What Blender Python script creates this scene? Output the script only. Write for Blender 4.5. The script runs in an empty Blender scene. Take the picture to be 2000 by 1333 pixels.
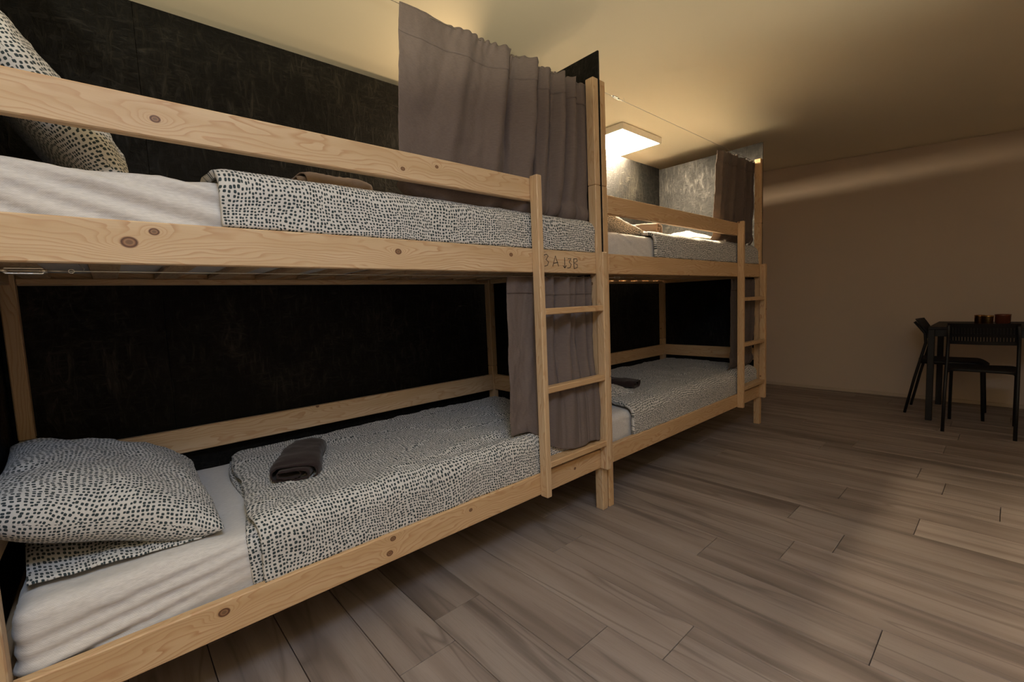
import bpy, bmesh, math, random
from mathutils import Vector, Matrix, noise
random.seed(7)
C = bpy.context.scene.collection
sc = bpy.context.scene

# ------------------------------------------------------------------ camera
cam_d = bpy.data.cameras.new('camera'); cam = bpy.data.objects.new('camera', cam_d); C.objects.link(cam)
cam_d.sensor_width = 36; cam_d.lens = 15.8023; cam_d.clip_start = 0.02
r = Vector((0.74282, -0.668237, -0.040961)); u = Vector((0.087012, 0.035698, 0.995567)); f = Vector((0.663812, 0.743092, -0.084662))
cam.matrix_world = Matrix(((r.x, u.x, -f.x, -1.82366), (r.y, u.y, -f.y, -1.35380), (r.z, u.z, -f.z, 1.06949), (0, 0, 0, 1)))
sc.camera = cam

# ------------------------------------------------------------------ world, exposure, lights
w = bpy.data.worlds.new('world'); sc.world = w; w.use_nodes = True
w.node_tree.nodes['Background'].inputs[0].default_value = (1, .85, .7, 1)
w.node_tree.nodes['Background'].inputs[1].default_value = 0.0
sc.view_settings.view_transform = 'Standard'; sc.view_settings.look = 'None'
sc.view_settings.gamma = 1; sc.view_settings.use_curve_mapping = False
sc.view_settings.exposure = 0.0
LAMP_A = 310.0     # radiance of the ceiling lamp above the far bunk
LAMP_B = 24.0     # ceiling lamp above and behind the camera
UP_W = 210.0      # added uplighter behind the camera, lifts the ceiling and bounced light
READ_W = 17.0      # reading light behind the upper curtain
A_COL = (1.0, .80, .54); B_COL = (.66, .86, 1.22); UP_COL = (1.0, .93, .70)

def ceil_z(y, x=0.0):
    k = min(1, max(0, (x - 2.15) / 1.71)); k = k * k * (3 - 2 * k)
    return 2.35 + k * (.05 + .067 * max(-2.4, min(.9, y)))

# ------------------------------------------------------------------ node helpers
def mat(name):
    m = bpy.data.materials.new(name); m.use_nodes = True
    nt = m.node_tree; b = nt.nodes['Principled BSDF']
    return m, nt, b
def N(nt, t, **k):
    n = nt.nodes.new(t)
    for a, v in k.items():
        if a.startswith('i_'): n.inputs[a[2:].replace('_', ' ')].default_value = v
        else: setattr(n, a, v)
    return n
def L(nt, a, b): nt.links.new(a, b)
def math_(nt, op, a, b=None, c=None, clamp=False):
    n = nt.nodes.new('ShaderNodeMath'); n.operation = op; n.use_clamp = clamp
    for i, v in enumerate((a, b, c)):
        if v is None: continue
        if hasattr(v, 'is_output') or not isinstance(v, (int, float)): L(nt, v, n.inputs[i])
        else: n.inputs[i].default_value = v
    return n.outputs[0]
def ramp(nt, fac, stops, interp='LINEAR'):
    n = nt.nodes.new('ShaderNodeValToRGB'); n.color_ramp.interpolation = interp
    e = n.color_ramp.elements
    while len(e) > 1: e.remove(e[-1])
    e[0].position, e[0].color = stops[0][0], (*stops[0][1], 1)
    for p, c in stops[1:]:
        q = e.new(p); q.color = (*c, 1)
    L(nt, fac, n.inputs[0]); return n.outputs[0]
def mix(nt, fac, a, b):
    n = nt.nodes.new('ShaderNodeMix'); n.data_type = 'RGBA'
    for sock, v in ((0, fac), (6, a), (7, b)):
        if isinstance(v, (int, float)): n.inputs[sock].default_value = v
        elif isinstance(v, tuple): n.inputs[sock].default_value = (*v, 1)
        else: L(nt, v, n.inputs[sock])
    return n.outputs[2]
def bump(nt, b, h, strength=.3, dist=.002):
    n = N(nt, 'ShaderNodeBump', i_Strength=strength, i_Distance=dist); L(nt, h, n.inputs['Height']); L(nt, n.outputs[0], b.inputs['Normal'])

def pine(name, knots=(), tone=(1, 1, 1), knot_density=True):
    m, nt, b = mat(name)
    uv = N(nt, 'ShaderNodeUVMap'); sp = N(nt, 'ShaderNodeSeparateXYZ'); L(nt, uv.outputs[0], sp.inputs[0])
    U, V = sp.outputs[0], sp.outputs[1]
    # slow waviness of the grain
    cm = N(nt, 'ShaderNodeCombineXYZ'); L(nt, math_(nt, 'MULTIPLY', U, 2.2), cm.inputs[0]); L(nt, math_(nt, 'MULTIPLY', V, 9), cm.inputs[1])
    n1 = N(nt, 'ShaderNodeTexNoise', i_Scale=1.0, i_Detail=3.0, i_Roughness=.5); L(nt, cm.outputs[0], n1.inputs[0])
    phase = math_(nt, 'ADD', math_(nt, 'MULTIPLY', V, 70), math_(nt, 'MULTIPLY', n1.outputs[0], 14))
    kmask = None; kring = None
    def add_knot(du, dv, s):
        nonlocal phase, kmask
        d2 = math_(nt, 'ADD', math_(nt, 'POWER', math_(nt, 'DIVIDE', du, s * 2.9), 2), math_(nt, 'POWER', math_(nt, 'DIVIDE', dv, s * 1.5), 2))
        g = math_(nt, 'DIVIDE', 1, math_(nt, 'ADD', 1, math_(nt, 'MULTIPLY', d2, 1.2)))
        phase = math_(nt, 'ADD', phase, math_(nt, 'MULTIPLY', g, 5.5))
        c2 = math_(nt, 'SQRT', math_(nt, 'ADD', math_(nt, 'POWER', math_(nt, 'DIVIDE', du, s * 1.25), 2), math_(nt, 'POWER', math_(nt, 'DIVIDE', dv, s), 2)))
        k = math_(nt, 'SUBTRACT', 1.45, math_(nt, 'MULTIPLY', c2, 1.45), clamp=True)
        kmask = k if kmask is None else math_(nt, 'MAXIMUM', kmask, k)
    for (ku, kv, s) in knots:
        add_knot(math_(nt, 'SUBTRACT', U, ku), math_(nt, 'SUBTRACT', V, kv), s)
    if knot_density:
        cv = N(nt, 'ShaderNodeCombineXYZ'); L(nt, math_(nt, 'MULTIPLY', U, 2.1), cv.inputs[0]); L(nt, math_(nt, 'MULTIPLY', V, 11), cv.inputs[1])
        vo = N(nt, 'ShaderNodeTexVoronoi', voronoi_dimensions='2D', i_Scale=1.0, i_Randomness=1.0); L(nt, cv.outputs[0], vo.inputs['Vector'])
        s2 = N(nt, 'ShaderNodeSeparateXYZ'); L(nt, vo.outputs['Position'], s2.inputs[0])
        s3 = N(nt, 'ShaderNodeSeparateColor'); L(nt, vo.outputs['Color'], s3.inputs[0])
        du = math_(nt, 'SUBTRACT', U, math_(nt, 'DIVIDE', s2.outputs[0], 2.1)); dv = math_(nt, 'SUBTRACT', V, math_(nt, 'DIVIDE', s2.outputs[1], 11))
        on = math_(nt, 'GREATER_THAN', s3.outputs[0], .72)
        # switched-off cells push the knot far away
        du = math_(nt, 'ADD', du, math_(nt, 'MULTIPLY', math_(nt, 'SUBTRACT', 1, on), 9))
        add_knot(du, dv, .0065)
    rings = math_(nt, 'FRACT', phase)
    late = ramp(nt, rings, [(0, (.0, .0, .0)), (.55, (.12, .12, .12)), (.86, (.9, .9, .9)), (.93, (1, 1, 1)), (1, (0, 0, 0))])
    fine = N(nt, 'ShaderNodeTexNoise', i_Scale=1.0, i_Detail=2.0)
    cf = N(nt, 'ShaderNodeCombineXYZ'); L(nt, math_(nt, 'MULTIPLY', U, 12), cf.inputs[0]); L(nt, math_(nt, 'MULTIPLY', V, 900), cf.inputs[1]); L(nt, cf.outputs[0], fine.inputs[0])
    pat = N(nt, 'ShaderNodeTexNoise', i_Scale=1.0, i_Detail=1.0)
    cp = N(nt, 'ShaderNodeCombineXYZ'); L(nt, math_(nt, 'MULTIPLY', U, 3), cp.inputs[0]); L(nt, math_(nt, 'MULTIPLY', V, 25), cp.inputs[1]); L(nt, cp.outputs[0], pat.inputs[0])
    t = lambda c: tuple(a * q for a, q in zip(c, tone))
    base = ramp(nt, pat.outputs[0], [(.3, t((.585, .415, .245))), (.7, t((.665, .505, .325)))])
    strength = math_(nt, 'MULTIPLY', late, math_(nt, 'MULTIPLY', pat.outputs[0], .95))
    col = mix(nt, strength, base, t((.42, .20, .085)))
    col = mix(nt, math_(nt, 'MULTIPLY', math_(nt, 'SUBTRACT', fine.outputs[0], .45, clamp=True), .6), col, t((.42, .25, .12)))
    if kmask is not None:
        kr = ramp(nt, kmask, [(0, (0, 0, 0)), (.02, (.35, .35, .35)), (.28, (.95, .95, .95)), (.5, (1, 1, 1)), (1, (.8, .8, .8))])
        kc = ramp(nt, kmask, [(0, (.30, .12, .05)), (.30, (.06, .025, .014)), (.5, (.16, .07, .035)), (.75, (.30, .16, .08)), (1, (.10, .04, .02))])
        col = mix(nt, kr, col, kc)
    L(nt, col, b.inputs['Base Color'])
    b.inputs['Roughness'].default_value = .5; b.inputs['Specular IOR Level'].default_value = .35
    bump(nt, b, late, .12, .001)
    return m

def flat(name, col, rough=.6, metal=0, spec=.4):
    m, nt, b = mat(name)
    n = N(nt, 'ShaderNodeTexNoise', i_Scale=35.0, i_Detail=3.0); tc = N(nt, 'ShaderNodeTexCoord'); L(nt, tc.outputs['Object'], n.inputs[0])
    c2 = tuple(x * .86 for x in col)
    L(nt, mix(nt, n.outputs[0], c2, tuple(min(1, x * 1.1) for x in col)), b.inputs['Base Color'])
    b.inputs['Roughness'].default_value = rough; b.inputs['Metallic'].default_value = metal; b.inputs['Specular IOR Level'].default_value = spec
    return m

def weave(name, col, scale=900, rough=.9, trans=0.0, sheen=.1):
    m, nt, b = mat(name)
    uv = N(nt, 'ShaderNodeUVMap'); sp = N(nt, 'ShaderNodeSeparateXYZ'); L(nt, uv.outputs[0], sp.inputs[0])
    a = math_(nt, 'SINE', math_(nt, 'MULTIPLY', sp.outputs[0], scale * 2)); c = math_(nt, 'SINE', math_(nt, 'MULTIPLY', sp.outputs[1], scale * 2))
    h = math_(nt, 'ADD', math_(nt, 'MULTIPLY', math_(nt, 'MULTIPLY', a, c), .5), .5)
    cx = N(nt, 'ShaderNodeCombineXYZ'); L(nt, math_(nt, 'MULTIPLY', sp.outputs[0], 60), cx.inputs[0]); L(nt, math_(nt, 'MULTIPLY', sp.outputs[1], 260), cx.inputs[1])
    n = N(nt, 'ShaderNodeTexNoise', i_Scale=1.0, i_Detail=4.0); L(nt, cx.outputs[0], n.inputs[0])
    col1 = mix(nt, n.outputs[0], tuple(x * .72 for x in col), tuple(min(1, x * 1.28) for x in col))
    col1 = mix(nt, math_(nt, 'MULTIPLY', h, .25), col1, tuple(x * .6 for x in col))
    L(nt, col1, b.inputs['Base Color']); b.inputs['Roughness'].default_value = rough; b.inputs['Specular IOR Level'].default_value = .15
    b.inputs['Sheen Weight'].default_value = sheen
    bump(nt, b, h, .15, .0006)
    if trans:
        out = nt.nodes['Material Output']
        tr = N(nt, 'ShaderNodeBsdfTranslucent'); L(nt, col1, tr.inputs[0])
        tp = N(nt, 'ShaderNodeBsdfTransparent'); tp.inputs[0].default_value = (.9, .8, .7, 1)
        m1 = N(nt, 'ShaderNodeMixShader'); m1.inputs[0].default_value = trans
        L(nt, b.outputs[0], m1.inputs[1]); L(nt, tr.outputs[0], m1.inputs[2])
        # open pinholes of the loose weave
        hole = math_(nt, 'MULTIPLY', math_(nt, 'GREATER_THAN', math_(nt, 'MULTIPLY', a, c), .93), math_(nt, 'GREATER_THAN', n.outputs[0], .52))
        m2 = N(nt, 'ShaderNodeMixShader'); L(nt, math_(nt, 'MULTIPLY', hole, .5), m2.inputs[0])
        L(nt, m1.outputs[0], m2.inputs[1]); L(nt, tp.outputs[0], m2.inputs[2]); L(nt, m2.outputs[0], out.inputs[0])
    return m

def dots(name):
    m, nt, b = mat(name)
    uv = N(nt, 'ShaderNodeUVMap')
    wn = N(nt, 'ShaderNodeTexNoise', i_Scale=7.0, i_Detail=0.0); L(nt, uv.outputs[0], wn.inputs[0])
    vm = N(nt, 'ShaderNodeVectorMath', operation='SUBTRACT'); L(nt, wn.outputs['Color'], vm.inputs[0]); vm.inputs[1].default_value = (.5, .5, .5)
    vs = N(nt, 'ShaderNodeVectorMath', operation='SCALE'); L(nt, vm.outputs[0], vs.inputs[0]); vs.inputs['Scale'].default_value = .048
    va = N(nt, 'ShaderNodeVectorMath', operation='ADD'); L(nt, uv.outputs[0], va.inputs[0]); L(nt, vs.outputs[0], va.inputs[1])
    vo = N(nt, 'ShaderNodeTexVoronoi', voronoi_dimensions='2D', feature='F1', distance='MINKOWSKI', i_Scale=102.0, i_Randomness=.42); L(nt, va.outputs[0], vo.inputs['Vector'])
    vo.inputs['Exponent'].default_value = 3.0
    d = vo.outputs['Distance']
    sc_ = N(nt, 'ShaderNodeSeparateColor'); L(nt, vo.outputs['Color'], sc_.inputs[0])
    thr = math_(nt, 'ADD', .30, math_(nt, 'MULTIPLY', sc_.outputs[0], .09))
    k = math_(nt, 'MULTIPLY', math_(nt, 'SUBTRACT', thr, d), 14, clamp=True)
    L(nt, mix(nt, k, (.60, .59, .575), (.034, .050, .056)), b.inputs['Base Color'])
    b.inputs['Roughness'].default_value = .85; b.inputs['Specular IOR Level'].default_value = .2; b.inputs['Sheen Weight'].default_value = .1
    return m

def black_board(name):
    m, nt, b = mat(name)
    tc = N(nt, 'ShaderNodeTexCoord')
    big = N(nt, 'ShaderNodeTexNoise', i_Scale=2.6, i_Detail=4.0, i_Roughness=.6, i_Distortion=.5); L(nt, tc.outputs['Object'], big.inputs[0])
    # criss-cross brush strokes: two stretched, warped noises
    def strokes(rot, sx, sz, seed):
        mp = N(nt, 'ShaderNodeMapping'); mp.inputs['Rotation'].default_value = rot; mp.inputs['Scale'].default_value = (sx, sx, sz); mp.inputs['Location'].default_value = (seed, seed, 0); L(nt, tc.outputs['Object'], mp.inputs[0])
        n = N(nt, 'ShaderNodeTexNoise', i_Scale=1.0, i_Detail=5.0, i_Roughness=.65, i_Distortion=1.6); L(nt, mp.outputs[0], n.inputs[0]); return n.outputs[0]
    a_ = strokes((.3, .25, 0), 34, 9, 3); c_ = strokes((-.5, -.5, .2), 14, 42, 8)
    st = math_(nt, 'MAXIMUM', math_(nt, 'MULTIPLY', a_, 1.0), math_(nt, 'MULTIPLY', c_, .96))
    mm = math_(nt, 'ADD', math_(nt, 'MULTIPLY', st, .62), math_(nt, 'MULTIPLY', big.outputs[0], .38))
    L(nt, ramp(nt, mm, [(.44, (.0004, .0004, .0003)), (.515, (.0020, .0018, .0015)), (.575, (.0085, .0077, .0062)), (.65, (.026, .0235, .019))]), b.inputs['Base Color'])
    L(nt, ramp(nt, mm, [(.45, (.66, .66, .66)), (.62, (.42, .42, .42))]), b.inputs['Roughness'])
    b.inputs['Specular IOR Level'].default_value = .22
    bump(nt, b, mm, .9, .010)
    return m

def floor_mat():
    m, nt, b = mat('grey_laminate')
    tc = N(nt, 'ShaderNodeTexCoord'); oi = N(nt, 'ShaderNodeObjectInfo')
    off = N(nt, 'ShaderNodeVectorMath', operation='SCALE'); off.inputs[0].default_value = (37, 61, 13); L(nt, oi.outputs['Random'], off.inputs['Scale'])
    ad = N(nt, 'ShaderNodeVectorMath', operation='ADD'); L(nt, tc.outputs['Object'], ad.inputs[0]); L(nt, off.outputs[0], ad.inputs[1])
    def sc(x, y):
        q = N(nt, 'ShaderNodeVectorMath', operation='MULTIPLY'); L(nt, ad.outputs[0], q.inputs[0]); q.inputs[1].default_value = (x, y, 1); return q.outputs[0]
    big = N(nt, 'ShaderNodeTexNoise', i_Scale=1.0, i_Detail=2.0, i_Distortion=.4); L(nt, sc(11, 1.1), big.inputs[0])
    streak = N(nt, 'ShaderNodeTexNoise', i_Scale=1.0, i_Detail=5.0, i_Roughness=.6, i_Distortion=.6); L(nt, sc(13, .85), streak.inputs[0])
    fine = N(nt, 'ShaderNodeTexNoise', i_Scale=1.0, i_Detail=4.0, i_Roughness=.7); L(nt, sc(260, 9), fine.inputs[0])
    base = ramp(nt, big.outputs[0], [(.3, (.195, .154, .131)), (.52, (.298, .242, .212)), (.75, (.350, .294, .262))])
    dk = ramp(nt, streak.outputs[0], [(.22, (1, 1, 1)), (.36, (.62, .62, .62)), (.46, (.10, .10, .10)), (.6, (0, 0, 0))])
    col = mix(nt, math_(nt, 'MULTIPLY', dk, .68), base, (.062, .047, .040))
    # thin dark veins
    vn = N(nt, 'ShaderNodeTexNoise', i_Scale=1.0, i_Detail=1.0, i_Distortion=.3); L(nt, sc(8, .6), vn.inputs[0])
    ridge = math_(nt, 'ABSOLUTE', math_(nt, 'SUBTRACT', vn.outputs[0], .5))
    vein = math_(nt, 'SUBTRACT', 1, math_(nt, 'MULTIPLY', ridge, 55), clamp=True)
    col = mix(nt, math_(nt, 'MULTIPLY', vein, math_(nt, 'MULTIPLY', big.outputs[0], .8)), col, (.075, .055, .045))
    col = mix(nt, math_(nt, 'MULTIPLY', math_(nt, 'SUBTRACT', fine.outputs[0], .5, clamp=True), 1.1), col, (.13, .10, .085))
    hv = N(nt, 'ShaderNodeHueSaturation'); L(nt, col, hv.inputs['Color']); L(nt, math_(nt, 'ADD', .9, math_(nt, 'MULTIPLY', oi.outputs['Random'], .2)), hv.inputs['Value'])
    L(nt, hv.outputs[0], b.inputs['Base Color'])
    b.inputs['Roughness'].default_value = .5; b.inputs['Specular IOR Level'].default_value = .3
    bump(nt, b, fine.outputs[0], .1, .001)
    return m

def plaster(name, col):
    m, nt, b = mat(name)
    tc = N(nt, 'ShaderNodeTexCoord'); n = N(nt, 'ShaderNodeTexNoise', i_Scale=1.4, i_Detail=4.0); L(nt, tc.outputs['Object'], n.inputs[0])
    n2 = N(nt, 'ShaderNodeTexNoise', i_Scale=140.0, i_Detail=2.0); L(nt, tc.outputs['Object'], n2.inputs[0])
    L(nt, mix(nt, n.outputs[0], tuple(x * .95 for x in col), col), b.inputs['Base Color'])
    b.inputs['Roughness'].default_value = .85; b.inputs['Specular IOR Level'].default_value = .2
    bump(nt, b, n2.outputs[0], .08, .001)
    return m

def emit(name, col, s):
    m, nt, b = mat(name)
    b.inputs['Base Color'].default_value = (.8, .8, .8, 1); b.inputs['Emission Color'].default_value = (*col, 1); b.inputs['Emission Strength'].default_value = s
    return m

M_pine = pine('pine'); M_pine2 = pine('pine_warm', tone=(.95, .88, .79))
M_guard1 = pine('pine_guard', [(-1.701, 1.531, .009), (-1.062, 1.522, .007), (-.93, 1.55, .006)], knot_density=False)
M_upper1 = pine('pine_upper', [(-1.772, 1.243, .014), (-1.725, 1.270, .009), (-1.097, 1.252, .010), (-.60, 1.262, .008)], knot_density=False)
M_lower1 = pine('pine_lower', [(-1.664, .292, .012), (-1.181, .303, .009), (-1.196, .258, .010), (-.86, .29, .007), (-.25, .28, .007)], tone=(1, .94, .85), knot_density=False)
M_black = black_board('black_painted_board')
M_sheet = weave('white_sheet', (.67, .65, .635), 700, .85, 0, .2)
M_dots = dots('dotted_cotton')
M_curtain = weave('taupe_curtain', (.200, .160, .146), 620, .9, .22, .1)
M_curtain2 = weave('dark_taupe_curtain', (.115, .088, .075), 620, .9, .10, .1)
M_towel = weave('dark_brown_towel', (.030, .019, .019), 500, .95, 0, .15)
M_towel_lt = weave('brown_towel', (.23, .16, .115), 500, .95, 0, .15)
M_cloth_lt = weave('pale_lit_cloth', (.62, .56, .42), 600, .9, 0, .1)  # pale colour stands for lamplight on the curtain end
M_ceil = plaster('ceiling_plaster', (.82, .73, .55)); M_wall = plaster('wall_plaster', (.56, .46, .37))
M_floor = floor_mat(); M_sub = flat('dark_joint', (.03, .025, .022))
M_steel = flat('galvanised_steel', (.55, .55, .54), .3, 1)
M_blackm = flat('black_metal', (.004, .004, .004), .5); M_blackp = flat('black_plastic', (.0035, .0035, .0035), .6)
M_ink = flat('marker_ink', (.025, .018, .018), .7)
M_white = flat('white_lamp_housing', (.78, .74, .66), .5)
M_dia = emit('lamp_diffuser', A_COL, LAMP_A); M_dib = emit('lamp_diffuser_room', B_COL, LAMP_B)

# ------------------------------------------------------------------ object helpers
def link(name, me, parent=None, m=None, smooth=False):
    o = bpy.data.objects.new(name, me); C.objects.link(o)
    if m: me.materials.append(m)
    if smooth:
        for p in me.polygons: p.use_smooth = True
    if parent: o.parent = parent
    return o
def thing(name, label, cat, loc=(0, 0, 0), group=None, rz=0):
    o = bpy.data.objects.new(name, None); C.objects.link(o); o.location = loc; o.rotation_euler = (0, 0, rz); o.empty_display_size = .1
    tag(o, label, cat, group); return o
def tag(o, label, cat, group=None):
    o['label'] = label; o['category'] = cat
    if group: o['group'] = group
    return o
def struct(o): o['kind'] = 'structure'; return o

def box_me(x0, x1, y0, y1, z0, z1, bev=.003, uvoff=None):
    bm = bmesh.new()
    bmesh.ops.create_cube(bm, size=1)
    for v in bm.verts:
        v.co = Vector((x0 + (v.co.x + .5) * (x1 - x0), y0 + (v.co.y + .5) * (y1 - y0), z0 + (v.co.z + .5) * (z1 - z0)))
    if bev: bmesh.ops.bevel(bm, geom=list(bm.edges), offset=bev, segments=1, affect='EDGES', clamp_overlap=True)
    uvl = bm.loops.layers.uv.new('UVMap')
    dims = (x1 - x0, y1 - y0, z1 - z0); la = dims.index(max(dims))
    ou, ov = uvoff if uvoff is not None else (random.uniform(-50, 50), random.uniform(-50, 50))
    for fc in bm.faces:
        n = [abs(a) for a in fc.normal]; na = n.index(max(n))
        ax = [a for a in (0, 1, 2) if a != na]
        if la in ax: ua = la; va = [a for a in ax if a != la][0]; sh = .13 * na if uvoff is None else (0 if na == 1 else .31 * (na + 1)); squ = 1
        else: ua, va = ax; sh = .57; squ = .35
        for lp in fc.loops: lp[uvl].uv = (lp.vert.co[ua] * squ + ou, lp.vert.co[va] + ov + sh)
    me = bpy.data.meshes.new('m'); bm.to_mesh(me); bm.free(); return me
def box(name, x0, x1, y0, y1, z0, z1, m, parent=None, bev=.003, uvoff=None):
    return link(name, box_me(x0, x1, y0, y1, z0, z1, bev, uvoff), parent, m)

def grid_me(nu, nv, fn, uvfn=None, close=False):
    vs = [fn(i / nu, j / nv) for j in range(nv + 1) for i in range(nu + 1)]
    fs = [(j * (nu + 1) + i, j * (nu + 1) + i + 1, (j + 1) * (nu + 1) + i + 1, (j + 1) * (nu + 1) + i) for j in range(nv) for i in range(nu)]
    me = bpy.data.meshes.new('m'); me.from_pydata([tuple(v) for v in vs], [], fs)
    uvl = me.uv_layers.new(name='UVMap')
    uvs = [uvfn(i / nu, j / nv) if uvfn else (i / nu, j / nv) for j in range(nv + 1) for i in range(nu + 1)]
    for lp in me.loops: uvl.data[lp.index].uv = uvs[lp.vertex_index]
    me.update(); return me
def solid(o, t, off=-1):
    md = o.modifiers.new('s', 'SOLIDIFY'); md.thickness = t; md.offset = off; return o

def rbox_me(lo, hi, rad, n, disp=None):
    """rounded, subdivided box with metric box-projected uv"""
    lo, hi = Vector(lo), Vector(hi); verts = {}; vl = []; fs = []; fa = []
    def vid(i, j, k):
        key = (i, j, k)
        if key not in verts:
            p = Vector((lo.x + (hi.x - lo.x) * i / n[0], lo.y + (hi.y - lo.y) * j / n[1], lo.z + (hi.z - lo.z) * k / n[2]))
            c = Vector([min(max(p[a], lo[a] + rad), hi[a] - rad) for a in range(3)])
            d = p - c
            if d.length > 1e-9: p = c + d.normalized() * rad
            if disp: p = disp(p, d.normalized() if d.length > 1e-9 else Vector((0, 0, 1)))
            verts[key] = len(vl); vl.append(p)
        return verts[key]
    for a in range(3):
        b_, c_ = [x for x in range(3) if x != a]
        for side in (0, n[a]):
            for p in range(n[b_]):
                for q in range(n[c_]):
                    ids = []
                    for dp, dq in ((0, 0), (1, 0), (1, 1), (0, 1)):
                        t = [0, 0, 0]; t[a] = side; t[b_] = p + dp; t[c_] = q + dq; ids.append(vid(*t))
                    flip = (side == 0) != (a == 1)
                    if flip: ids.reverse()
                    fs.append(ids); fa.append((b_, c_))
    me = bpy.data.meshes.new('m'); me.from_pydata([tuple(v) for v in vl], [], fs); uvl = me.uv_layers.new(name='UVMap')
    for p in me.polygons:
        b_, c_ = fa[p.index]
        for li in p.loop_indices:
            co = vl[me.loops[li].vertex_index]; uvl.data[li].uv = (co[b_], co[c_])
    me.update(); return me

def tube_bm(bm, pts, rad, seg=8, cap=True):
    pts = [Vector(p) for p in pts]; rings = []
    ref = None
    for i, p in enumerate(pts):
        t = (pts[min(i + 1, len(pts) - 1)] - pts[max(i - 1, 0)]).normalized()
        if ref is None:
            ref = t.orthogonal().normalized()
        ref = (ref - t * ref.dot(t)).normalized(); bi = t.cross(ref)
        rr = rad[i] if isinstance(rad, (list, tuple)) else rad
        rings.append([bm.verts.new(p + (ref * math.cos(2 * math.pi * k / seg) + bi * math.sin(2 * math.pi * k / seg)) * rr) for k in range(seg)])
    for a, b_ in zip(rings, rings[1:]):
        for k in range(seg): bm.faces.new((a[k], a[(k + 1) % seg], b_[(k + 1) % seg], b_[k]))
    if cap: bm.faces.new(list(reversed(rings[0]))); bm.faces.new(rings[-1])
def tube(name, paths, rad, m, parent=None, seg=8):
    bm = bmesh.new()
    for p in paths: tube_bm(bm, p, rad, seg)
    me = bpy.data.meshes.new('m'); bm.to_mesh(me); bm.free()
    return link(name, me, parent, m, True)
def lathe(name, prof, m, parent=None, seg=20, loc=(0, 0, 0)):
    bm = bmesh.new(); rings = []
    for (rr, z) in prof: rings.append([bm.verts.new((rr * math.cos(2 * math.pi * k / seg), rr * math.sin(2 * math.pi * k / seg), z)) for k in range(seg)])
    for a, b_ in zip(rings, rings[1:]):
        for k in range(seg): bm.faces.new((a[k], a[(k + 1) % seg], b_[(k + 1) % seg], b_[k]))
    bm.faces.new(list(reversed(rings[0]))); bm.faces.new(rings[-1])
    me = bpy.data.meshes.new('m'); bm.to_mesh(me); bm.free()
    o = link(name, me, parent, m, True); o.location = loc; return o
def smooth_(me, on=True):
    for p in me.polygons: p.use_smooth = on
    return me

# ------------------------------------------------------------------ the setting
X0, X1, Y0, Y1 = -4.2, 3.86, -3.3, 2.15
floor = struct(box('floor', X0, X1, Y0, Y1, -.06, -.0125, M_sub, bev=0))
pw = .1965; jy = {-5: -.50, -6: -.07, -4: -.697, -3: -.075, -2: -1.115, -1: -.515, 0: -.76, 3: -1.10, 5: -1.347, 7: -1.025, 2: -.673, 4: -.787}
jy = {k: v for k, v in jy.items()}
shared = {}
k = -22
while .093 + pw * k < X1:
    xa = .093 + pw * k; xb = xa + pw
    xa2, xb2 = max(xa, X0), min(xb, X1)
    if xb2 - xa2 > .02:
        j = jy.get(k, None)
        if j is None: j = -random.uniform(.05, 1.3)
        PL = 1.285; a = j
        while a > Y0: a -= PL
        while a < Y1:
            ya, yb = max(a, Y0), min(a + PL, Y1)
            if yb - ya > .03:
                key = (round(xb2 - xa2, 3), round(yb - ya, 3))
                if key not in shared:
                    g = .0011; shared[key] = box_me(-key[0] / 2 + g, key[0] / 2 - g, -key[1] / 2 + g, key[1] / 2 - g, -.0115, 0, .0012)
                    shared[key].materials.append(M_floor)
                o = bpy.data.objects.new('plank', shared[key]); C.objects.link(o); o.location = ((xa2 + xb2) / 2, (ya + yb) / 2, 0); o.parent = floor
            a += PL
    k += 1
T = .12
cx0, cx1, cy0, cy1 = X0 - T, X1 + T, Y0 - T, Y1 + T
def cgrid(xa, xb, ya, yb, nx, ny, m, name, zb=None):
    """closed block whose underside or top follows the ceiling line"""
    bm = bmesh.new(); A = []; B = []
    for j in range(ny + 1):
        for i in range(nx + 1):
            x = xa + (xb - xa) * i / nx; y = ya + (yb - ya) * j / ny; zc = ceil_z(y, min(x, X1))
            A.append(bm.verts.new((x, y, zc if zb is None else zb))); B.append(bm.verts.new((x, y, 2.60 if zb is None else zc)))
    W_ = nx + 1
    for j in range(ny):
        for i in range(nx):
            q = (j * W_ + i, j * W_ + i + 1, (j + 1) * W_ + i + 1, (j + 1) * W_ + i)
            bm.faces.new([A[k] for k in reversed(q)]); bm.faces.new([B[k] for k in q])
    ring = [i for i in range(W_)] + [(j + 1) * W_ - 1 for j in range(1, ny + 1)] + [ny * W_ + i for i in range(nx - 1, -1, -1)] + [j * W_ for j in range(ny - 1, 0, -1)]
    for a, b_ in zip(ring, ring[1:] + ring[:1]): bm.faces.new((A[a], A[b_], B[b_], B[a]))
    bm.normal_update(); bm.loops.layers.uv.new('UVMap')
    me = bpy.data.meshes.new('m'); bm.to_mesh(me); bm.free()
    return struct(link(name, me, None, m, name == 'ceiling'))
c_ = cgrid(cx0, cx1, cy0, cy1, 40, 24, M_ceil, 'ceiling')
for p_ in c_.data.polygons: p_.use_smooth = p_.normal.z < -.5
cgrid(X1, cx1, cy0, cy1, 1, 24, M_wall, 'wall_right', -.06); cgrid(cx0, X0, cy0, cy1, 1, 2, M_wall, 'wall_left', -.06)
cgrid(X0, X1, Y1, cy1, 40, 1, M_wall, 'wall_back', -.06); cgrid(X0, X1, cy0, Y0, 40, 1, M_wall, 'wall_front', -.06)
M_base = plaster('baseboard_paint', (.50, .41, .32))
struct(box('baseboard_right', X1 - .012, X1, Y0, Y1 - .012, .0, .032, M_base)); struct(box('baseboard_back', X0, X1 - .012, Y1 - .012, Y1, .0, .032, M_base))

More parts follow.
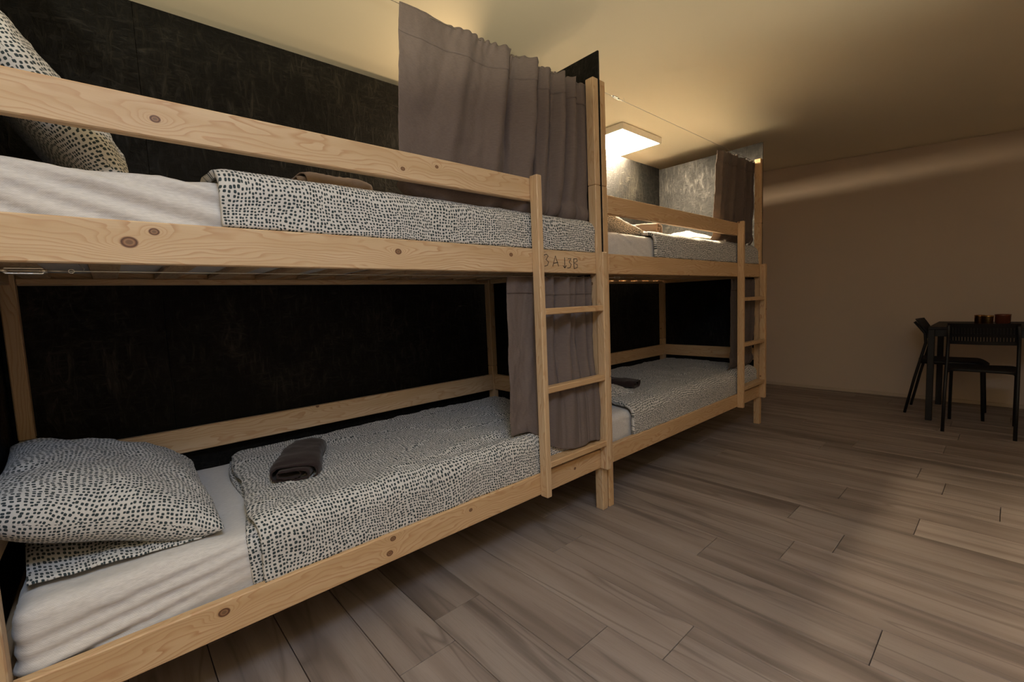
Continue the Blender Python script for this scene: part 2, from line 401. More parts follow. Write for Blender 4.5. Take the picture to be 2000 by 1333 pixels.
# ------------------------------------------------------------------ lamps
def ceiling_lamp(x0, y0, s, mdia, label):
    zc = ceil_z(y0 + s / 2); t = thing('ceiling_lamp', label, 'lamp', (x0 + s / 2, y0 + s / 2, zc - .05))
    h = s / 2; bm = bmesh.new()
    for (a, b_, c, d) in ((-h, h, -h, -h + .012), (-h, h, h - .012, h), (-h, -h + .012, -h + .012, h - .012), (h - .012, h, -h + .012, h - .012), (-h + .012, h - .012, -h + .012, h - .012)):
        zz = (0, .045) if (c, d) != (-h + .012, h - .012) or (a, b_) != (-h + .012, h - .012) else (.02, .045)
        r_ = bmesh.ops.create_cube(bm, size=1)
        for v in r_['verts']: v.co = Vector((a + (v.co.x + .5) * (b_ - a), c + (v.co.y + .5) * (d - c), zz[0] + (v.co.z + .5) * (zz[1] - zz[0])))
    me = bpy.data.meshes.new('m'); bm.to_mesh(me); bm.free(); link('housing', me, t, M_white)
    box('diffuser', -h + .013, h - .013, -h + .013, h - .013, .003, .018, mdia, t, 0)
    return t
ceiling_lamp(1.075, .59, .54, M_dia, 'square white ceiling lamp glowing above the far bunk bed')
ceiling_lamp(-2.0, -1.85, .54, M_dib, 'square white ceiling lamp on the ceiling behind the viewer')
t = thing('fill_uplight', 'low uplighter with a bowl shade, added unseen behind the viewer to brighten the ceiling', 'lamp', (-2.35, -1.75, 0))  # added fill light, unseen, aimed at the ceiling to brighten it
lathe('base', [(.13, 0), (.13, .015), (.02, .03)], M_blackm, t); lathe('pole', [(.011, .02), (.011, .86)], M_blackm, t)
lathe('bowl_shade', [(.02, .85), (.09, .88), (.13, .915), (.124, .915), (.085, .887), (.02, .865)], M_white, t, 32)
ld = bpy.data.lights.new('fill_bulb', 'SPOT'); ld.energy = UP_W; ld.color = UP_COL; ld.spot_size = math.radians(140); ld.spot_blend = .12; ld.shadow_soft_size = .06
lo = bpy.data.objects.new('bulb', ld); C.objects.link(lo); lo.parent = t; lo.location = (0, 0, .935); lo.rotation_euler = (math.pi, 0, 0)
t = thing('reading_lamp', 'small black reading lamp clipped to the partition board behind the upper curtain', 'lamp', (0, .52, 2.0))
box('clip', -.012, .001, -.02, .02, -.03, .03, M_blackm, t, .001)
tube('arm', [[(-.010, 0, 0), (-.03, 0, .01), (-.05, .004, .01)]], .004, M_blackm, t)
o = lathe('shade', [(.008, .03), (.018, .02), (.028, -.03), (.025, -.03), (.014, .016), (.006, .02)], M_blackm, t, loc=(-.058, .006, .004))
aim = Vector((-1, .28, -.22)).normalized(); o.rotation_mode = 'QUATERNION'; o.rotation_quaternion = (-aim).to_track_quat('Z', 'Y')
ld = bpy.data.lights.new('reading_bulb', 'SPOT'); ld.energy = READ_W; ld.color = (1, .72, .42); ld.shadow_soft_size = .015; ld.spot_size = math.radians(150); ld.spot_blend = .5
lo = bpy.data.objects.new('bulb', ld); C.objects.link(lo); lo.parent = t; lo.location = (-.095, .016, -.004); lo.rotation_mode = 'QUATERNION'; lo.rotation_quaternion = aim.to_track_quat('-Z', 'Y')

# ------------------------------------------------------------------ black boards
BY = .892
def board(label, x0, x1, y0, y1, z0=0.0, z1=2.245):
    o = box('partition_board', x0, x1, y0, y1, z0, z1, M_black, bev=.001); tag(o, label, 'partition'); return o
board('black painted partition board at the pillow end of the near bunk', -2.106, -2.094, -.0, .89, .21)
board('black painted partition board between the two bunk beds', .0012, .0118, 0, .89, .21, 2.2401)
board('black painted partition board at the foot end of the far bunk', 2.094, 2.104, 0, .89, .21, 2.2401)
board('unseen black board behind the back boards, beyond the far bunk, added to block lamp light', 2.094, 2.104, BY + .014, 1.79, 0, 2.2401)  # unseen, added to keep lamp light off the end wall
board('unseen black board behind the back boards, between the bunks, added to block lamp light', .0012, .0118, BY + .014, 1.79, 0, 2.2401)  # second unseen board added against lamp spill
board('black back board behind the pillows of the near bunk', -2.106, -1.6553, BY, BY + .012, 0, 2.253)
board('black back board running along the near bunk, with brushed texture', -1.6550, .0068, BY, BY + .012, 0, 2.253)
board('black back board running along the far bunk below the lamp', .0070, 2.104, BY, BY + .012, 0, 2.253)

# ------------------------------------------------------------------ bunk beds
LB, PW, PD, D = 2.08, .0399, .0465, .884
def bunk(x0, label, mats, marks=False):
    gm, um, lm, pm = mats
    t = thing('bunk_bed', label, 'bunk bed', (x0, 0, 0)); x1 = LB
    P = lambda n, *a, **k: box(n, *a, parent=t, **k)
    for xa in (0, x1 - PW):
        for (za, zb) in ((0, .6755), (.677, 1.616), (1.6175, 2.111)): P('post', xa, xa + PW, 0, PD, za, zb, pm)
        for (za, zb) in ((0, .6755), (.677, 1.2926)): P('post', xa, xa + PW, D - PD, D, za, zb, pm)
    ux = lambda m: (x0, 0) if m is not M_pine and m is not M_pine2 else None
    P('side_rail', PW, x1 - PW, 0, .028, .2261, .3206, lm, uvoff=ux(lm)); P('side_rail', PW, x1 - PW, 0, .028, 1.1934, 1.2926, um, uvoff=ux(um))
    P('side_rail', PW, x1 - PW, D - .028, D, .2261, .3206, pm); P('side_rail', PW, x1 - PW, D - .028, D, 1.1934, 1.2926, pm)
    xl = x1 - .4832
    P('guard_rail', PW, xl + .0292, 0.0005, .028, 1.4888, 1.5793, gm, uvoff=ux(gm))
    P('guard_rail', PW, x1 - PW, D - PD + .001, D - PD + .026, .5245, .6216, pm)
    for xa in (0, x1 - .028):
        P('end_rail', xa, xa + .028, PD, D - PD, .2261, .3206, pm); P('end_rail', xa, xa + .028, PD, D - PD, 1.1934, 1.2926, pm)
        P('end_rail', xa, xa + .024, PD, D - PD, .5245, .6216, pm)
    P('ladder_upright', xl, xl + .0292, -.0432, 0, .2225, 1.586, pm); P('ladder_upright', x1 - .055, x1 - .020, -.0432, 0, .2257, 1.293, pm)
    for z in (1.0265, .689, .363):
        P('rung', xl + .0292, x1 - .055, -.0425, -.0025 if z > .4 else .024, z - .0135, z + .0135, M_pine2)
    for (zz, n) in ((1.216, 12), (.248, 12)):
        P('slat_ledge', PW + .002, x1 - PW - .002, .028, .046, zz - .02, zz, pm); P('slat_ledge', PW + .002, x1 - PW - .002, D - .046, D - .028, zz - .02, zz, pm)
        for i in range(n):
            xc = .09 + (x1 - .18) * i / (n - 1); P('slat', xc - .034, xc + .034, .030, D - .03, zz, zz + .017, pm, bev=.002)
    # dowel plugs on the ladder upright
    for z in (1.026, .689, .363):
        for yy in (-.032, -.013):
            tube('dowel', [[(xl - .0006, yy, z), (xl + .003, yy, z)]], .0028, M_pine2, t, 8)
    for (xx, zz) in ((.02, .27), (.02, 1.243), (.02, 1.52), (x1 - .02, 1.52), (x1 - .02, 1.243)):
        tube('dowel', [[(xx, -.0006, zz), (xx, .003, zz)]], .0032, M_pine2, t, 8)
    if marks:
        S = [[(-0.411, 1.267), (-0.396, 1.272), (-0.385, 1.265), (-0.399, 1.249), (-0.384, 1.239), (-0.391, 1.225), (-0.409, 1.221)], [(-0.358, 1.221), (-0.339, 1.267), (-0.32, 1.222)], [(-0.35, 1.235), (-0.324, 1.239)], [(-0.278, 1.262), (-0.279, 1.215)], [(-0.29, 1.226), (-0.279, 1.215), (-0.268, 1.227)], [(-0.255, 1.258), (-0.234, 1.26), (-0.248, 1.243), (-0.234, 1.232), (-0.242, 1.218), (-0.261, 1.216)], [(-0.216, 1.259), (-0.215, 1.214)], [(-0.216, 1.258), (-0.195, 1.26), (-0.191, 1.249), (-0.213, 1.239), (-0.19, 1.232), (-0.192, 1.219), (-0.215, 1.214)]]
        for idx, lb in (((0,), 'digit 3 in black marker'), ((1, 2), 'letter A in black marker'), ((3, 4), 'down arrow in black marker'), ((5,), 'second digit 3 in black marker'), ((6, 7), 'letter B in black marker')):
            o = tube('handwritten_mark', [[(a - x0, -.0004, b_) for a, b_ in S[i]] for i in idx], .0016, M_ink, t, 6); o['label'] = lb
    return t
bunk(-LB, 'near pine bunk bed with ladder, marked 3 A and 3B on its upper rail', (M_guard1, M_upper1, M_lower1, M_pine), True)
X2 = .0131
bunk(X2, 'far pine bunk bed standing under the lit ceiling lamp', (M_pine2, M_pine2, M_pine2, M_pine2))

r_ = bunk(X2, 'pine bunk bed of the rear row, unseen, added to bounce lamp light to the ceiling', (M_pine2, M_pine2, M_pine2, M_pine2))
r_.location = (X2 + LB, 1.795, 0); r_.rotation_euler = (0, 0, math.pi)  # unseen rear bunk, added with its bedding to bounce light upward

# ------------------------------------------------------------------ bedding
def fbm(p, s, seed=0): return noise.fractal(Vector((p[0] * s + seed, p[1] * s + seed * .7, p[2] * s)), .6, 2.0, 4)
def ridge(p, s, seed, sx=1): return 1 - abs(noise.noise(Vector((p[0] * s * sx + seed, p[1] * s, p[2] * s + seed)))) * 3.5

def mattress(x0, zb, label, creases, upper):
    lo = (x0 + .042, .048, zb); hi = (x0 + 2.038, .838, zb + .185)
    def disp(p, n):
        d = fbm(p, 4, x0 + zb * 3) * .004
        # pulled fabric creases across the front face and edge
        for (xa, za, xb, zz, wd, am) in creases:
            ax, az, bx, bz = xa, za, xb, zz; L2 = (bx - ax) ** 2 + (bz - az) ** 2
            tt = max(0, min(1, ((p.x - x0 - ax) * (bx - ax) + (p.z - zb - az) * (bz - az)) / L2))
            qx, qz = ax + tt * (bx - ax), az + tt * (bz - az)
            dd = math.hypot(p.x - x0 - qx, p.z - zb - qz)
            fy = math.exp(-max(0, p.y - .06) / .12)
            d -= 1.5 * am * math.exp(-(dd / (wd * .62)) ** 2) * fy * math.sin(math.pi * min(1, tt * .8 + .15))
            d += am * 1.0 * math.exp(-((dd - wd * 2.0) / wd) ** 2) * fy * .6
        tw = ridge(p, 7, 3.3, .35)
        if tw > .75 and p.y < .4: d += (tw - .75) * .012
        return p + n * d
    t = thing('mattress', label, 'mattress', (0, 0, 0))
    o = link('fitted_sheet', rbox_me(lo, hi, .038, (240, 70, 18), disp), t, M_sheet, True)
    return t
cu = [(.02, .19, .60, .03, .014, .007), (.10, .21, .75, .06, .012, .006), (.0, .13, .25, .02, .010, .006), (.25, .19, .62, .10, .012, .005), (.40, .19, .72, .12, .010, .004), (.0, .17, .42, .02, .010, .005)]
cl = [(.05, .10, .75, .20, .015, .008), (.0, .06, .6, .14, .014, .008), (.10, .03, .5, .10, .010, .006), (.05, .14, .9, .235, .012, .004), (.0, .02, .25, .06, .010, .006), (.15, .19, .7, .30, .02, .004)]
# children keep world coordinates because the thing's empty sits at the origin; move it to the mattress base
def rebase(t, base):
    b_ = Vector(base)
    for c in t.children:
        c.location = c.location - b_
    t.location = b_
MZU, MZL = 1.2335, .2655
t = mattress(-LB, MZU, 'mattress in a white fitted sheet on the near upper bunk', cu, True); rebase(t, (-1.04, .44, MZU))
t = mattress(-LB, MZL, 'mattress in a wrinkled white fitted sheet on the near lower bunk', cl, False); rebase(t, (-1.04, .44, MZL))
cs = [(.2, .15, .5, .05, .01, .003)] + [(.35 + .05 * i, .19, .36 + .05 * i, .03, .007, .003) for i in range(5)]
t = mattress(X2, MZU, 'mattress in a white fitted sheet on the far upper bunk', [(.2, .17, .5, .04, .008, .004)], True); rebase(t, (1.05, .44, MZU))
t = mattress(X2, MZL, 'mattress in a white fitted sheet on the far lower bunk', cs, False); rebase(t, (1.05, .44, MZL))

t = mattress(X2, MZU, 'mattress in a white fitted sheet on the rear row bunk, unseen, added to bounce lamp light to the ceiling', [], True); rebase(t, (1.05, .44, MZU))
t.location = (X2 * 2 + LB - 1.05, 1.795 - .44, MZU); t.rotation_euler = (0, 0, math.pi)  # unseen white mattress, added so its bounce lights the ceiling

def polyline(pr, s):
    Ls = [math.dist(a, b_) for a, b_ in zip(pr, pr[1:])]; tot = sum(Ls); q = s * tot
    for a, b_, l in zip(pr, pr[1:], Ls):
        if q <= l: return (a[0] + (b_[0] - a[0]) * q / l, a[1] + (b_[1] - a[1]) * q / l), s * tot
        q -= l
    return pr[-1], tot
def arcprof(yb, zt, yf, zbot, rad, n=8, zback=None):
    pr = [(yb, (zback if zback else zt) - .012), (yb - .03, (zback if zback else zt))]
    m_ = 10
    for i in range(1, m_): pr.append((yb - .03 + (yf + rad - yb + .03) * i / m_, (zback or zt) + (zt - (zback or zt)) * i / m_))
    for i in range(n + 1):
        a = math.pi / 2 * i / n; pr.append((yf + rad - rad * math.sin(a), zt - rad + rad * math.cos(a)))
    pr.append((yf, zbot)); return pr
def duvet(label, xl_front, xl_back, xr, prof, seed, amp=.006, thick=.02, extra=None, base=(0, 0, 0), sag=0):
    t = thing('duvet', label, 'duvet', (0, 0, 0), None)
    nu, nv = 230, 110; tot = polyline(prof, 1)[1]
    ymax = prof[0][0]
    def fn(a, b_):
        (y, z), s = polyline(prof, b_)
        xl = xl_front + (xl_back - xl_front) * min(1, max(0, (y - .05) / (ymax - .05)))
        xl += .006 * math.sin(y * 14 + seed)
        x = xl + (xr - xl) * a
        top = min(1, max(0, (y - .03) / .07))
        p = Vector((x, y, z)); fld = fbm(p, 5, seed)
        cr = ridge(p, 6, seed + 4, .5); cr = max(0, cr - .8) * .03 * top
        z += (amp * fld + cr) * (0.3 + .7 * top)
        y += -(.004 * fbm(p, 9, seed + 9)) * (1 - top)
        # hem rolls: the edges curve down to the mattress
        e = min(a * (xr - xl), (1 - a) * (xr - xl))
        if e < .03: z -= (1 - e / .03) ** 2 * .012 * top; 
        if extra: x, y, z = extra(x, y, z, a, b_, top)
        return (x, y, z)
    def uvf(a, b_): return (xl_front + (xr - xl_front) * a + seed * 3, b_ * tot + seed)
    o = link('cover', grid_me(nu, nv, fn, uvf), t, M_dots, True); solid(o, thick, -1)
    return t
# near upper
pU = arcprof(.83, 1.437, .0305, 1.296, .042, zback=1.450)
t = duvet('dotted duvet folded along the near upper bunk', -1.588, -1.57, -2.08 + 2.042, pU, 1.3, .004, .018)
rebase(t, (-.8, .44, 1.42))
# near lower, with soft swell and folded under-layer
pL = arcprof(.81, .478, .0305, .318, .05, zback=.482)
def exl(x, y, z, a, b_, top):
    # long crease by the foot end and a swelling next to the rail
    c = math.exp(-((y - .10 - (x + .9) * .10) / .035) ** 2) * max(0, min(1, (x + 1.1) / .3))
    z -= c * .016 * top
    if x > -.62: z -= (x + .62) * .03 * (1 if y < .25 else .3) * top
    return x, y, z
t = duvet('dotted duvet with a dark rolled towel on it, near lower bunk', -1.562, -1.485, -.055, pL, 2.6, .007, .018, exl)
def fn(a, b_):
    (y, z), s = polyline(pL, b_); xl = -1.562 + .077 * min(1, max(0, (y - .05) / .76)) - .006 - .022 * math.sin(b_ * 5 + .4) ** 2
    return (xl + .06 * a, y + (.0 if z > .47 else .014), z - .026 + .006 * math.sin(b_ * 9) - (.006 if z < .42 else 0))
o = link('folded_edge', grid_me(6, 90, fn, lambda a, b_: (a * .06 + 9, b_ * .95)), t, M_dots, True); solid(o, .008, -1)
rebase(t, (-.8, .44, .45))
# far upper
pU2 = arcprof(.83, 1.432, .0305, 1.296, .05, zback=1.46)
t = duvet('dotted duvet on the far upper bunk under the lamp', X2 + .52, X2 + .50, X2 + 2.04, pU2, 5.1, .012, .018); rebase(t, (1.3, .44, 1.42))
pL2 = arcprof(.81, .475, .0305, .318, .05, zback=.485)
t = duvet('dotted duvet on the far lower bunk', X2 + .25, X2 + .50, X2 + 2.02, pL2, 7.7, .008, .018); rebase(t, (1.3, .44, .45))

def pillow(label, center, e1, e2, s1, s2, th, seed, flap=None, sagf=None, base=None):
    """cushion body spanned by unit axes e1,e2; thickness along their normal"""
    t = thing('pillow', label, 'pillow', (0, 0, 0))
    e1 = Vector(e1).normalized(); e2 = Vector(e2); e2 = (e2 - e1 * e2.dot(e1)).normalized(); n = e1.cross(e2)
    if n.z < 0: n = -n
    c = Vector(center); N_ = 56; vl = []; fs = []; uvs = []
    def P(a, b_, side):
        ea, eb = abs(a), abs(b_)
        prof = max(0, (1 - ea ** 3.2)) ** .46 * max(0, (1 - eb ** 3.2)) ** .46
        pin = 1 - .10 * (1 - ea ** 2) * 0 - .07 * (eb ** 2) * (1 - ea ** 2) - .0
        pa = a * (1 - .08 * (1 - eb ** 2) * ea ** 3); pb = b_ * (1 - .08 * (1 - ea ** 2) * eb ** 3)
        q = c + e1 * pa * s1 / 2 + e2 * pb * s2 / 2
        wv = fbm(q, 6, seed) * .012 * prof + .010 * fbm(q, 14, seed + 3) * (1 - prof) * prof * 2
        # radiating puckers from the corners
        ang = math.atan2(b_, a); wv += .004 * math.sin(ang * 22 + seed) * prof * (ea * eb)
        q = q + n * side * (th / 2 * prof + (wv if side > 0 else 0)) + n * .006 * math.sin(a * 5 + seed) * (eb ** 2)
        if sagf: q = sagf(q, a, b_, side)
        return q
    for side in (1, -1):
        b0 = len(vl)
        for j in range(N_ + 1):
            for i in range(N_ + 1):
                a, b_ = -math.cos(math.pi * i / N_), -math.cos(math.pi * j / N_)
                a = .5 * a + .5 * (2 * i / N_ - 1); b_ = .5 * b_ + .5 * (2 * j / N_ - 1)
                vl.append(P(a, b_, side))
        for j in range(N_):
            for i in range(N_):
                q = (b0 + j * (N_ + 1) + i, b0 + j * (N_ + 1) + i + 1, b0 + (j + 1) * (N_ + 1) + i + 1, b0 + (j + 1) * (N_ + 1) + i)
                fs.append(q if side > 0 else tuple(reversed(q)))
        # print follows the cloth: uv from lengths measured along the surface
        W_ = N_ + 1; h_ = N_ // 2; us, vs_ = {}, {}
        for j in range(W_):
            us[h_, j] = 0.0; vs_[j, h_] = 0.0
            for st in (1, -1):
                for q in range(1, h_ + 1):
                    i = h_ + st * q; us[i, j] = us[i - st, j] + st * (vl[b0 + j * W_ + i] - vl[b0 + j * W_ + i - st]).length
                    vs_[j, i] = vs_[j, i - st] + st * (vl[b0 + i * W_ + j] - vl[b0 + (i - st) * W_ + j]).length
        for j in range(W_):
            for i in range(W_): uvs.append((us[i, j] + seed, vs_[i, j] + seed + side))
    me = bpy.data.meshes.new('m'); me.from_pydata([tuple(v) for v in vl], [], fs); uvl = me.uv_layers.new(name='UVMap')
    for lp in me.loops: uvl.data[lp.index].uv = uvs[lp.vertex_index]
    bm = bmesh.new(); bm.from_mesh(me); bmesh.ops.remove_doubles(bm, verts=bm.verts, dist=.0004); bm.to_mesh(me); bm.free()
    link('pillowcase', me, t, M_dots, True)
    if flap:
        def fn(a, b_):
            A, B, Cc, Dd = [Vector(v) for v in flap]
            q = (A * (1 - a) + B * a) * (1 - b_) + (Dd * (1 - a) + Cc * a) * b_
            q.z += .006 * fbm(q, 9, seed); return q
        o = link('pillowcase_flap', grid_me(40, 16, fn, lambda a, b_: (a * .42 + 3, b_ * .16 + 8)), t, M_dots, True); solid(o, .004, -1)
    rebase(t, base or (c.x, c.y, c.z - th / 2)); return t
pillow('plump dotted pillow on the near lower bunk, leaning in the corner', (-1.862, .43, .575), (-.42, 0, .165), (0, 1, .02), .50, .68, .18, 2.2,
       flap=((-2.015, .135, .468), (-1.675, .115, .464), (-1.66, .40, .462), (-2.04, .42, .52)))
pillow('dotted pillow propped up at the head of the near upper bunk', (-1.885, .44, 1.60), (-.26, 0, .40), (0, 1, .05), .48, .66, .14, 4.4)
pillow('dotted pillow on the far upper bunk beside the black partition', (.325, .42, 1.505), (-.5, 0, .10), (0, 1, .06), .50, .64, .15, 6.1)
pillow('dotted pillow on the far lower bunk, mostly hidden behind the ladder', (.285, .46, .520), (-.5, 0, .06), (0, 1, .0), .46, .60, .13, 8.3)

def towel(label, c, ax, L_, W_, H_, m, wraps=True, seed=0):
    """flat-rolled towel: spiral section (width x height) extruded along its axis"""
    t = thing('towel', label, 'towel', c, rz=math.atan2(ax[1], ax[0]))
    nseg = 84; pts = []
    for i in range(nseg + 1):
        s = i / nseg; turns = 2.6; a = -math.pi * .75 - s * turns * 2 * math.pi; sc_ = 1 - .80 * s
        ex = .62; ca, sa = math.cos(a), math.sin(a)
        pts.append((W_ / 2 * sc_ * math.copysign(abs(ca) ** ex, ca), H_ / 2 * (1 + math.copysign(abs(sa) ** ex, sa) * sc_)))
    nu = 26
    def fn(a, b_):
        i = min(nseg, int(round(b_ * nseg))); y, z = pts[i]; e = abs(2 * a - 1)
        k = 1 - .10 * e ** 6; lump = .006 * fbm((a * 2, y * 6, z), 2.2, seed)
        x = (a - .5) * L_ + .012 * math.sin(b_ * 7 + seed) * e ** 4
        return (x, y * k * (1 + .06 * math.sin(a * 5 + seed)) + lump, max(.001, z * (1 - .12 * e ** 4) + lump))
    o = link('roll', grid_me(nu, nseg, fn, lambda a, b_: (a * L_, b_ * 1.2)), t, m, True); solid(o, .0045, 0)
    return t
towel('dark brown rolled towel lying on the near lower duvet', (-1.335, .42, .490), (.17, .36), .33, .17, .062, M_towel, seed=1)
towel('brown towel on the near upper duvet, behind the guard rail', (-1.205, .27, 1.452), (1, .05), .23, .18, .080, M_towel_lt, seed=2)
towel('dark brown rolled towel on the far lower duvet', (.63, .42, .490), (-.2, .9), .34, .17, .055, M_towel, seed=3)
towel('brown folded towel on the far upper bunk, in the lamp light', (.86, .34, 1.478), (-.35, 1), .26, .19, .075, M_towel_lt, seed=4)
# lit curtain end on the far upper duvet, built as a separate pale cloth
t = thing('rumpled_cloth', 'pale rumpled cloth standing for the lit curtain end on the far upper bunk', 'cloth', (1.45, .30, 1.465))
def fn(a, b_):
    x, y = (a - .5) * .50, (b_ - .5) * .38; q = Vector((x, y, 0))
    e = 1 - max(abs(2 * a - 1), abs(2 * b_ - 1)) ** 4
    z = e * (.030 + .022 * max(0, ridge((x, y, 0), 3.0, 2.1) + .3) + .012 * fbm((x, y, 0), 5, 3)) + .022 * (1 - math.hypot(x / .25, y / .19) ** 2 if math.hypot(x / .25, y / .19) < 1 else 0)
    return (x, y, max(.002, z))
o = link('fabric', grid_me(60, 50, fn, lambda a, b_: (a * .5, b_ * .38)), t, M_cloth_lt, True); solid(o, .003, -1)

# ------------------------------------------------------------------ curtains and their wires
def curtain(label, xt0, xt1, xb0, xb1, zt, zb, y0, m, seed, nf, amp, header=.075, puddle=.0, bot=None, gather=1.6, lean=.14, curl=0.0, front=0.0, group=None, zbl=None):
    t = thing('curtain', label, 'curtain', (0, 0, 0), group)
    nu, nv = 260, 110
    W0 = abs(xt1 - xt0) * 1.7
    def fn(a, b_):
        # b_: 0 top .. 1 bottom ; a: 0 left .. 1 right, folds crowd towards the right
        g = 1 - (1 - a) ** gather
        q = b_ ** .8
        x = (xt0 + (xt1 - xt0) * g) * (1 - q) + (xb0 + (xb1 - xb0) * (g * .75 + a * .25)) * q
        zbb = zb if bot is None else bot(a)
        z = zt + (zbb - zt) * b_
        t_ = max(0.0, g + lean * q * (1 - g))
        if t_ < .2: cyc = t_ * .6
        elif t_ < .68: cyc = .12 + (t_ - .2) / .48 * nf * .42
        else: cyc = .12 + nf * .42 + (t_ - .68) / .32 * nf * .58
        ph = 2 * math.pi * cyc + seed + .5 * math.sin(g * 9 + seed) * (.4 + .6 * q)
        am = amp * (.12 + .88 * min(1, max(0, (t_ - .12) * 3.0))) * (.45 + .55 * math.sin(math.pi * min(1, .12 + b_ * .95))) * (1 + .5 * math.sin(ph * .37 + 2))
        sn = math.sin(ph); y = y0 + am * (sn + .3 * math.sin(2 * ph + .8) + .18 * math.sin(3.1 * ph + q * 2)) + .006 * fbm((a * 3, b_ * 2, seed), 2)
        x += .6 * am * math.cos(ph)
        # fine gathers along the wire
        tg = math.exp(-b_ / .035); gz = .0035 * math.sin(ph * 4.7) * min(1, max(0, (a - .12) * 6)); z += gz * tg * .8; y += .004 * math.sin(ph * 5) * tg
        # bottom bunching where the cloth rests and curls back
        if puddle and b_ > .86:
            k = (b_ - .86) / .14; y += -.012 * math.sin(math.pi * k) * (1 + .6 * math.sin(a * 15 + seed)) + puddle * k ** 3; z += .010 * k * k * math.sin(a * 19 + seed)
            x += .012 * math.sin(a * 23 + seed) * k
        if front:   # the lower half spills forward over the rail, out between the ladder uprights
            kk = min(1, max(0, (a - .14) / .16)); kb = min(1, max(0, (b_ - .35) / .42)); kb = kb * kb * (3 - 2 * kb); k = kk * kb
            yt = .006 - .028 * math.sin(math.pi * max(0, min(1, (a - .3) / .8))) * max(0, (b_ - .55) / .45) + .45 * (y - y0)
            y += (yt - y) * k; z += .006 * math.sin(a * 19) * max(0, b_ - .9) * 10 * kk
            if a > .8: x -= .045 * (a - .8) / .2 * kb * (1 - .75 * max(0, math.sin(math.pi * (b_ - .6) / .35)) if b_ > .6 else 1)
        if z > 1.0 and x > -.052 + (2.093 if x > 1 else 0): y = max(y, .052)
        if curl and a < .05:
            k = (1 - a / .05); y += curl * k; x -= curl * .35 * k * (.2 + .8 * b_)
        return (x, y, z)
    o = link('fabric', grid_me(nu, nv, fn, lambda a, b_: (a * W0, b_ * (zt - zb))), t, m, True); solid(o, .0014, 0)
    # doubled header band with its seam
    hb = header / (zt - zb)
    def fh(a, b_):
        v = Vector(fn(a, b_ * hb)); v.y -= .0022; return tuple(v)
    o = link('header_band', grid_me(nu, 10, fh, lambda a, b_: (a * W0, b_ * header + 5)), t, m, True); solid(o, .001, 0)
    rebase(t, ((xb0 + xb1) / 2, y0, zb)); return t
YW = .060
def bot1(a): return 1.438 + .05 * max(0, 1 - a / .06) ** 2 - .024 * max(0, (a - .88) / .12)
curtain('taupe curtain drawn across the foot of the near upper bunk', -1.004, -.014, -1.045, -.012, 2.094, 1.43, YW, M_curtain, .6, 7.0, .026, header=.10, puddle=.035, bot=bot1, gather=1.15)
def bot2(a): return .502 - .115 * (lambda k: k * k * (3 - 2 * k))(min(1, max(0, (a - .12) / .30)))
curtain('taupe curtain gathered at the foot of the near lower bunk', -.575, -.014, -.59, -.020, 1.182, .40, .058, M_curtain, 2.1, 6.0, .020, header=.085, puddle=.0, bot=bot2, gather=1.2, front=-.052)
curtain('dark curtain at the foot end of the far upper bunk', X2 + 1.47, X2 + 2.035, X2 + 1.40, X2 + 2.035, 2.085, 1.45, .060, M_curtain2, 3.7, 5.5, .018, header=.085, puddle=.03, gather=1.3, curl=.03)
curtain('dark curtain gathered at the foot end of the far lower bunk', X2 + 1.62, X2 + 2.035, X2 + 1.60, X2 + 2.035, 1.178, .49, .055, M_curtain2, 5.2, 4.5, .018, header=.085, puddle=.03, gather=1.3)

def wire(xa, xb, z, y, tx, label, size=1.0):
    t = thing('curtain_wire', label, 'wire', (xa, y, z)); n = 16; ln = xb - xa
    tube('cable', [[(ln * i / n, 0, 0) for i in range(n + 1)]], .0011, M_steel, t, 6)
    s = size; x = tx - xa; h = .030 * s; w_ = .0055 * s
    if x > ln: return t
    bm = bmesh.new()
    for sg in (1, -1): tube_bm(bm, [(x - h * 1.05, 0, 0), (x - h * .9, 0, sg * w_), (x + h * .9, 0, sg * w_), (x + h * 1.05, 0, 0)], .0021 * s, 8)
    tube_bm(bm, [(x - h * 1.15, 0, 0), (x - h * .8, 0, 0)], .0042 * s, 10); tube_bm(bm, [(x + h * .8, 0, 0), (x + h * 1.15, 0, 0)], .0042 * s, 10)
    tube_bm(bm, [(x + h * 1.1, 0, 0), (x + h * 2.2, 0, 0)], .0016 * s, 8); tube_bm(bm, [(x - h * 2.2, 0, 0), (x - h * 1.1, 0, 0)], .0016 * s, 8)
    tube_bm(bm, [(x + h * 2.2 + .005 * s + .005 * s * math.cos(k_ * math.pi / 6), 0, .004 * s * math.sin(k_ * math.pi / 6)) for k_ in range(13)], .001 * s, 6)
    me = bpy.data.meshes.new('m'); bm.to_mesh(me); bm.free(); link('turnbuckle', me, t, M_steel, smooth=True)
    tube('wire_tail', [[(x + h * 3.0, 0, 0), (x + h * 3.0 + .002, 0, .006), (x + h * 3.0 - .006, -.001, .016)]], .0006, M_steel, t, 5)
    return t
wire(-2.04, -.002, 2.085, .060, -1.97, 'thin steel cable with turnbuckle carrying the near upper curtain')
wire(-2.038, -.042, 1.178, .034, -1.945, 'steel cable with turnbuckle under the near upper rail')
wire(X2 + .042, X2 + 2.038, 2.083, .030, .185, 'thin steel cable with turnbuckle stretched above the far upper bunk', .8)
wire(X2 + .042, X2 + 2.038, 1.178, .034, .168, 'steel cable with turnbuckle under the far upper rail', .8)

